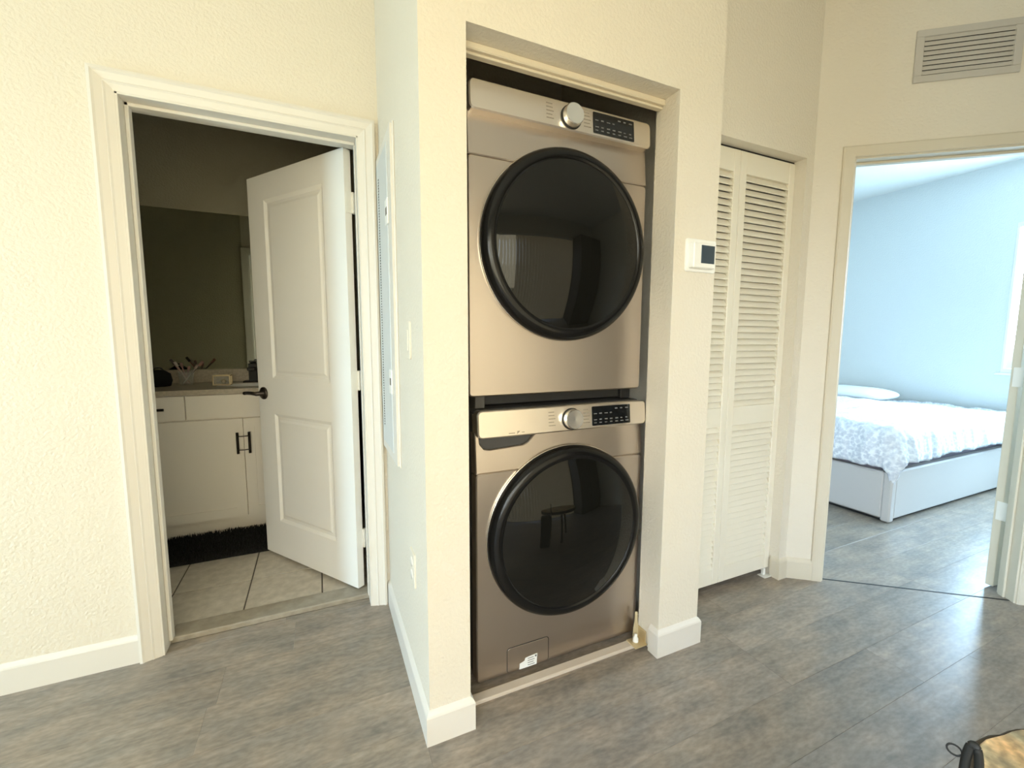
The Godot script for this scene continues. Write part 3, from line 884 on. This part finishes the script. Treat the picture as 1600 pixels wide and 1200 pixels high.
	obj("pane", bx(Vector3(-0.042, 0.004, -0.032), Vector3(0.042, 0.060, 0.032)), M.clear, o)
	st = mk(true)
	lathe(st, PackedVector2Array([Vector2(0.0, -0.016), Vector2(0.012, -0.008), Vector2(0.016, 0.0), Vector2(0.010, 0.012), Vector2(0, 0.016)]), 14, Transform3D(Basis(Vector3.RIGHT, -PI / 2), Vector3(0.004, 0.022, 0)))
	obj("trinket", st, M.brass, o)
	o = thing("toiletry_pouch", "dark rounded pouch at the left end of the counter", "pouch", Vector3(-1.165, 0.906, -2.15))
	st = mk(true)
	lathe(st, PackedVector2Array([Vector2(0, 0), Vector2(0.058, 0.002), Vector2(0.068, 0.035), Vector2(0.060, 0.078), Vector2(0.030, 0.100), Vector2(0, 0.104)]), 24, Transform3D(Basis(Vector3.RIGHT, -PI / 2), Vector3.ZERO))
	obj("body", st, M.rug, o)
	tube_loop(o)
	# rug
	var rug := thing("bath_rug", "black shaggy bath rug in front of the vanity", "rug", Vector3(0, 0.015, 0))
	st = mk()
	prism(st, rounded(-1.36, 1.505, -0.16, 1.842, 0.04), 0.0, 0.010, 0.003, lie)
	obj("backing", st, M.rug, rug)
	var tuft := mk()
	for k in 3:
		var a := TAU * k / 3.0; var b := TAU * (k + 1) / 3.0
		tri(tuft, Vector3(cos(a), 0, sin(a)) * 0.006, Vector3(cos(b), 0, sin(b)) * 0.006, Vector3(0.004, 0.032, 0.002))
	tuft.generate_normals()
	var mm := MultiMesh.new()
	mm.transform_format = MultiMesh.TRANSFORM_3D
	mm.mesh = tuft.commit()
	mm.instance_count = 9000
	var rng := RandomNumberGenerator.new()
	rng.seed = 8
	for i in 9000:
		var B := Basis.from_euler(Vector3(rng.randfn(0, 0.35), rng.randf() * TAU, rng.randfn(0, 0.35))).scaled(Vector3.ONE * (0.7 + 0.5 * rng.randf()))
		mm.set_instance_transform(i, Transform3D(B, Vector3(rng.randf_range(-1.365, -0.155), 0.006, -rng.randf_range(1.500, 1.845))))
	var pile := MultiMeshInstance3D.new()
	pile.name = "pile"
	pile.multimesh = mm
	pile.material_override = M.rug
	pile.set_meta("kind", "stuff")
	rug.add_child(pile, true)

func tube_loop(o: Node3D) -> void:
	var st := mk(true)
	var pts := PackedVector3Array()
	for i in 13:
		var a := PI * i / 12.0
		pts.append(Vector3(0.025 * cos(a), 0.098 + 0.018 * sin(a), 0))
	tube(st, pts, 0.004, 6)
	obj("strap", st, M.black_metal, o)

# ---------------------------------------------------------------- bedroom
func build_bedroom() -> void:
	# window: local x along the wall, z into the room
	var o := thing("window_1", "bright white bedroom window above the bed", "window", Vector3(5.25, 0, 0), -90, "", "structure")
	var st := mk()
	for b in [[-0.53, 0.925, 1.0, 0.965], [-0.53, 2.175, 1.0, 2.215], [-0.53, 0.965, -0.51, 2.175], [0.96, 0.965, 1.0, 2.175], [0.21, 0.965, 0.26, 2.175]]:
		box(st, Vector3(b[0], b[1], -0.016), Vector3(b[2], b[3], 0.004), 0.003)
	obj("frame", st, M.white_plastic, o)
	for b in [[-0.51, 0.21], [0.26, 0.96]]:
		obj("pane", bx(Vector3(b[0], 0.965, -0.008), Vector3(b[1], 2.175, -0.004)), M.pane, o)
	obj("sill", bx(Vector3(-0.56, 0.905, -0.10), Vector3(1.03, 0.925, 0.030), 0.004), M.white_plastic, o)
	# bed
	var x0 := 3.123; var x1 := 5.24; var z1 := -0.300; var z0 := -1.84
	o = thing("bed", "white upholstered bed frame under the patterned duvet", "bed", Vector3(x0, 0, z1))
	var lx := x1 - x0; var lz := z1 - z0
	obj("side_rail", bx(Vector3(0.05, 0.022, -0.055), Vector3(lx, 0.352, 0.0), 0.010), M.leather, o)
	obj("side_rail", bx(Vector3(0.05, 0.022, -lz), Vector3(lx, 0.352, -lz + 0.055), 0.010), M.leather, o)
	obj("footboard", bx(Vector3(0.0, 0.022, -lz + 0.05), Vector3(0.055, 0.340, -0.05), 0.010), M.leather, o)
	for z in [-0.0525, -lz]:
		obj("corner_post", bx(Vector3(-0.002, 0.006, z), Vector3(0.055, 0.345, z + 0.0545), 0.010), M.leather, o)
	obj("slat_base", bx(Vector3(0.055, 0.16, -lz + 0.055), Vector3(lx, 0.20, -0.055)), M.dark, o)
	obj("plinth", bx(Vector3(0.03, 0.0, -lz + 0.03), Vector3(lx, 0.16, -0.03)), M.dark, o)
	o = thing("mattress", "mauve grey sheeted mattress showing between duvet and bed frame", "mattress", Vector3(x0, 0.20, z1))
	st = mk()
	box(st, Vector3(0.060, 0.0, -lz + 0.06), Vector3(lx - 0.02, 0.31, -0.060), 0.05)
	obj("mattress_body", st, M.sheet, o)
	duvet(x0, x1, z0, z1)
	o = thing("bed_pillow", "white pillow at the head of the bed beside the pale blue wall", "pillow", Vector3(4.93, 0.590, -1.50), 0)
	st = mk(true)
	for i in 24:
		for j in 16:
			var q := []
			for c in [[0, 0], [1, 0], [1, 1], [0, 1]]:
				var u: float = (i + c[0]) / 24.0 * TAU; var v: float = ((j + c[1]) / 16.0 - 0.5) * PI
				var cu := signf(cos(u)) * pow(absf(cos(u)), 0.5); var su := signf(sin(u)) * pow(absf(sin(u)), 0.5)
				q.append(Vector3(0.23 * cu * pow(cos(v), 0.7), 0.065 + 0.065 * sin(v), 0.36 * su * pow(cos(v), 0.7)))
			quad(st, q[0], q[1], q[2], q[3])
	obj("pillow_body", st, M.pillow, o)

func duvet(x0: float, x1: float, z0: float, z1: float) -> void: # a sheet laid over the mattress top, rounded and hanging at its edges
	var top := 0.640; var r := 0.10
	var ax := x0 + 0.085; var bx1 := x1 - 0.10; var az := z0 + 0.07; var bz := z1 - 0.065
	var foot := 0.330; var side := 0.275; var headx := 0.02
	var n := FastNoiseLite.new()
	n.seed = 4; n.frequency = 1.0; n.fractal_octaves = 3
	n.noise_type = FastNoiseLite.TYPE_SIMPLEX_SMOOTH
	var nx := 150; var nz := 130
	var P := []
	for layer in 2:
		var rows := []
		for i in nx + 1:
			var row := PackedVector3Array()
			var px := ax - foot + (bx1 + headx - ax + foot) * i / nx
			for j in nz + 1:
				var pz := az - side + (bz - az + 2.0 * side) * j / nz
				var c := Vector2(clampf(px, ax, bx1), clampf(pz, az, bz))
				var e := Vector2(px, pz) - c
				var d := e.length()
				var out := 0.0; var down := 0.0
				var q := minf(d / r, PI / 2.0)
				out = r * sin(q); down = r * (1.0 - cos(q))
				var hang := maxf(0.0, d - r * PI / 2.0)
				down += hang
				out += 0.018 * sin(minf(hang / 0.22, 1.0) * PI) - 0.10 * maxf(0.0, hang - 0.16)
				var dir := e / d if d > 1e-5 else Vector2.ZERO
				down += 0.075 * pow(clampf(minf(absf(e.x), absf(e.y)) / 0.26, 0, 1), 2.0)
				var y := top - down
				var far := (px - ax) / (bx1 - ax)
				y -= 0.055 * pow(clampf((far - 0.55) / 0.45, 0, 1), 1.5) * (1.0 if d < 0.01 else 0.6)
				# folds: gathers that run down the hanging sides, soft creases on the top
				var edge := clampf((d - 0.01) / 0.12, 0, 1)
				var along := px if absf(dir.y) > absf(dir.x) else pz
				out += edge * (0.020 * n.get_noise_2d(along * 6.0, 3.1 + hang * 1.2) + 0.010 * n.get_noise_2d(along * 17.0, 9.0 + hang * 2.0))
				y += 0.022 * n.get_noise_2d(px * 1.6 + pz * 0.8, pz * 3.4 - px * 0.9) + 0.010 * n.get_noise_2d(px * 3.0 + 40.0, pz * 9.0 - px * 2.0)
				var th := 0.0 if layer == 0 else 0.022
				row.append(Vector3(c.x + dir.x * (out - th * minf(1, d / 0.1)), y - th * maxf(0.0, 1.0 - d / 0.16), c.y + dir.y * (out - th * minf(1, d / 0.1))))
			rows.append(row)
		P.append(rows)
	var st := mk(true)
	for i in nx:
		for j in nz:
			quad(st, P[0][i][j], P[0][i][j + 1], P[0][i + 1][j + 1], P[0][i + 1][j])
			quad(st, P[1][i][j], P[1][i + 1][j], P[1][i + 1][j + 1], P[1][i][j + 1])
	for i in nx:
		quad(st, P[0][i][0], P[0][i + 1][0], P[1][i + 1][0], P[1][i][0])
		quad(st, P[0][i][nz], P[1][i][nz], P[1][i + 1][nz], P[0][i + 1][nz])
	for j in nz:
		quad(st, P[0][0][j], P[1][0][j], P[1][0][j + 1], P[0][0][j + 1])
		quad(st, P[0][nx][j], P[0][nx][j + 1], P[1][nx][j + 1], P[1][nx][j])
	tag(obj("duvet", st, M.duvet, self), "rumpled white duvet with grey lace print hanging over the bed's corner", "duvet")

# ---------------------------------------------------------------- the living room behind the camera
func build_living_side() -> void:
	var o := thing("window_2", "wide sliding glass door behind vertical blinds", "window", Vector3(-0.2, 0, 2.55), 180, "", "structure")
	var st := mk()
	for b in [[-2.0, 0.03, 2.3, 0.08], [-2.0, 2.07, 2.3, 2.12], [-2.0, 0.08, -1.95, 2.07], [2.25, 0.08, 2.3, 2.07], [0.12, 0.08, 0.18, 2.07]]:
		box(st, Vector3(b[0], b[1], -0.02), Vector3(b[2], b[3], 0.02))
	obj("frame", st, M.white_plastic, o)
	for b in [[-1.95, 0.12], [0.18, 2.25]]:
		obj("pane", bx(Vector3(b[0], 0.08, -0.003), Vector3(b[1], 2.07, 0.003)), M.pane, o)
	o = thing("vertical_blinds", "cream vertical blinds in front of the sliding door", "blinds", Vector3(-0.2, 0, 2.36))
	obj("head_rail", bx(Vector3(-2.32, 2.14, -0.03), Vector3(2.02, 2.19, 0.03), 0.003), M.white_plastic, o)
	st = mk()
	box(st, Vector3(-0.044, 0.04, -0.001), Vector3(0.044, 2.14, 0.001), 0.0, Transform3D(Basis(Vector3.UP, 0.55), Vector3.ZERO))
	st.generate_normals()
	var slat := st.commit()
	for i in 54:
		inst("slat", slat, M.slat, o).position = Vector3(-2.27 + 0.0797 * i, 0, 0)
	o = thing("added_wardrobe", "dark brown cupboard added unseen behind the camera to cut bounce light", "added_wardrobe", Vector3(2.30, 0, 2.22))  # unseen dark body added to cut bounce light and darken the reflections
	obj("body", bx(Vector3(-0.42, 0.06, -0.25), Vector3(0.42, 2.25, 0.26), 0.004), M.walnut, o)
	obj("plinth", bx(Vector3(-0.40, 0, -0.22), Vector3(0.40, 0.06, 0.25)), M.dark, o)
	for x in [-0.418, 0.002]:
		var wd := obj("wardrobe_door", bx(Vector3(x, 0.065, -0.270), Vector3(x + 0.416, 2.245, -0.25), 0.003), M.walnut, o)
		obj("knob", bx(Vector3(0.03 if x >= 0 else -0.045, 1.0, -0.285), Vector3(0.045 if x >= 0 else -0.03, 1.12, -0.270), 0.003), M.bronze, wd)
	o = thing("window_3", "tall narrow side window left of the camera", "window", Vector3(-3.25, 0, -0.075), 90, "", "structure")
	st = mk()
	for b in [[-0.2, 0.2, 0.2, 0.23], [-0.2, 2.17, 0.2, 2.2], [-0.2, 0.23, -0.175, 2.17], [0.175, 0.23, 0.2, 2.17]]:
		box(st, Vector3(b[0], b[1], -0.02), Vector3(b[2], b[3], 0.02))
	obj("frame", st, M.white_plastic, o)
	for b in [[-0.175, 0.175]]:
		obj("pane", bx(Vector3(b[0], 0.23, -0.003), Vector3(b[1], 2.17, 0.003)), M.pane, o)

# ---------------------------------------------------------------- the corner of a table and a strap at the lower right
func build_foreground() -> void:
	var o := thing("side_table", "tan wood slice side table with a rough bark rim, mostly outside the frame", "table", Vector3(0.872, 0, 1.132))
	var n := FastNoiseLite.new()
	n.seed = 12; n.frequency = 0.9
	var inner := PackedVector2Array(); var outer := PackedVector2Array()
	for i in 72:
		var a := TAU * i / 72.0
		var r := 0.272 + 0.010 * n.get_noise_2d(cos(a) * 2.0, sin(a) * 2.0)
		inner.append(Vector2(cos(a), sin(a)) * r)
		outer.append(Vector2(cos(a), sin(a)) * (r + 0.006 + 0.007 * absf(n.get_noise_2d(cos(a) * 14.0, sin(a) * 14.0))))
	var lie := Transform3D(Basis(Vector3(1, 0, 0), Vector3(0, 0, -1), Vector3(0, 1, 0)), Vector3.ZERO)
	var st := mk()
	prism(st, inner, 0.410, 0.4505, 0.002, lie)
	obj("top", st, M.slab, o)
	st = mk()
	prism(st, outer, 0.412, 0.447, 0.004, lie)
	obj("bark_edge", st, M.bark, o)
	for i in 3:
		var a := TAU * i / 3.0 + 0.5
		st = mk(true)
		tube(st, PackedVector3Array([Vector3(cos(a) * 0.22, 0.0, sin(a) * 0.22), Vector3(cos(a) * 0.14, 0.412, sin(a) * 0.14)]), 0.016, 10)
		obj("leg", st, M.bark, o)
	# a black strap handle standing up beside the table
	var s := thing("strap_bag", "black bag whose strap handle with a small ring rises beside the wood table", "bag", Vector3(0.684, 0, 0.899))
	obj("bag_body", bx(Vector3(-0.140, 0.0, -0.055), Vector3(-0.004, 0.43, 0.005), 0.015), M.strap, s)
	var side := Vector3(0.28, 0, 0.96)
	st = mk(true)
	var pts := PackedVector3Array()
	for i in 21:
		var a := PI * i / 20.0
		pts.append(side * -0.0085 * cos(a) + Vector3(0, 0.415 + 0.138 * pow(sin(a), 0.35), 0))
	tube(st, pts, 0.0062, 8)
	obj("handle", st, M.strap, s)
	st = mk(true)
	pts = PackedVector3Array()
	for i in 17:
		var a := TAU * i / 16.0
		pts.append(side * (-0.021 + 0.009 * cos(a)) + Vector3(0, 0.528 + 0.009 * sin(a), 0))
	tube(st, pts, 0.0015, 6)
	obj("ring", st, M.strap, s)
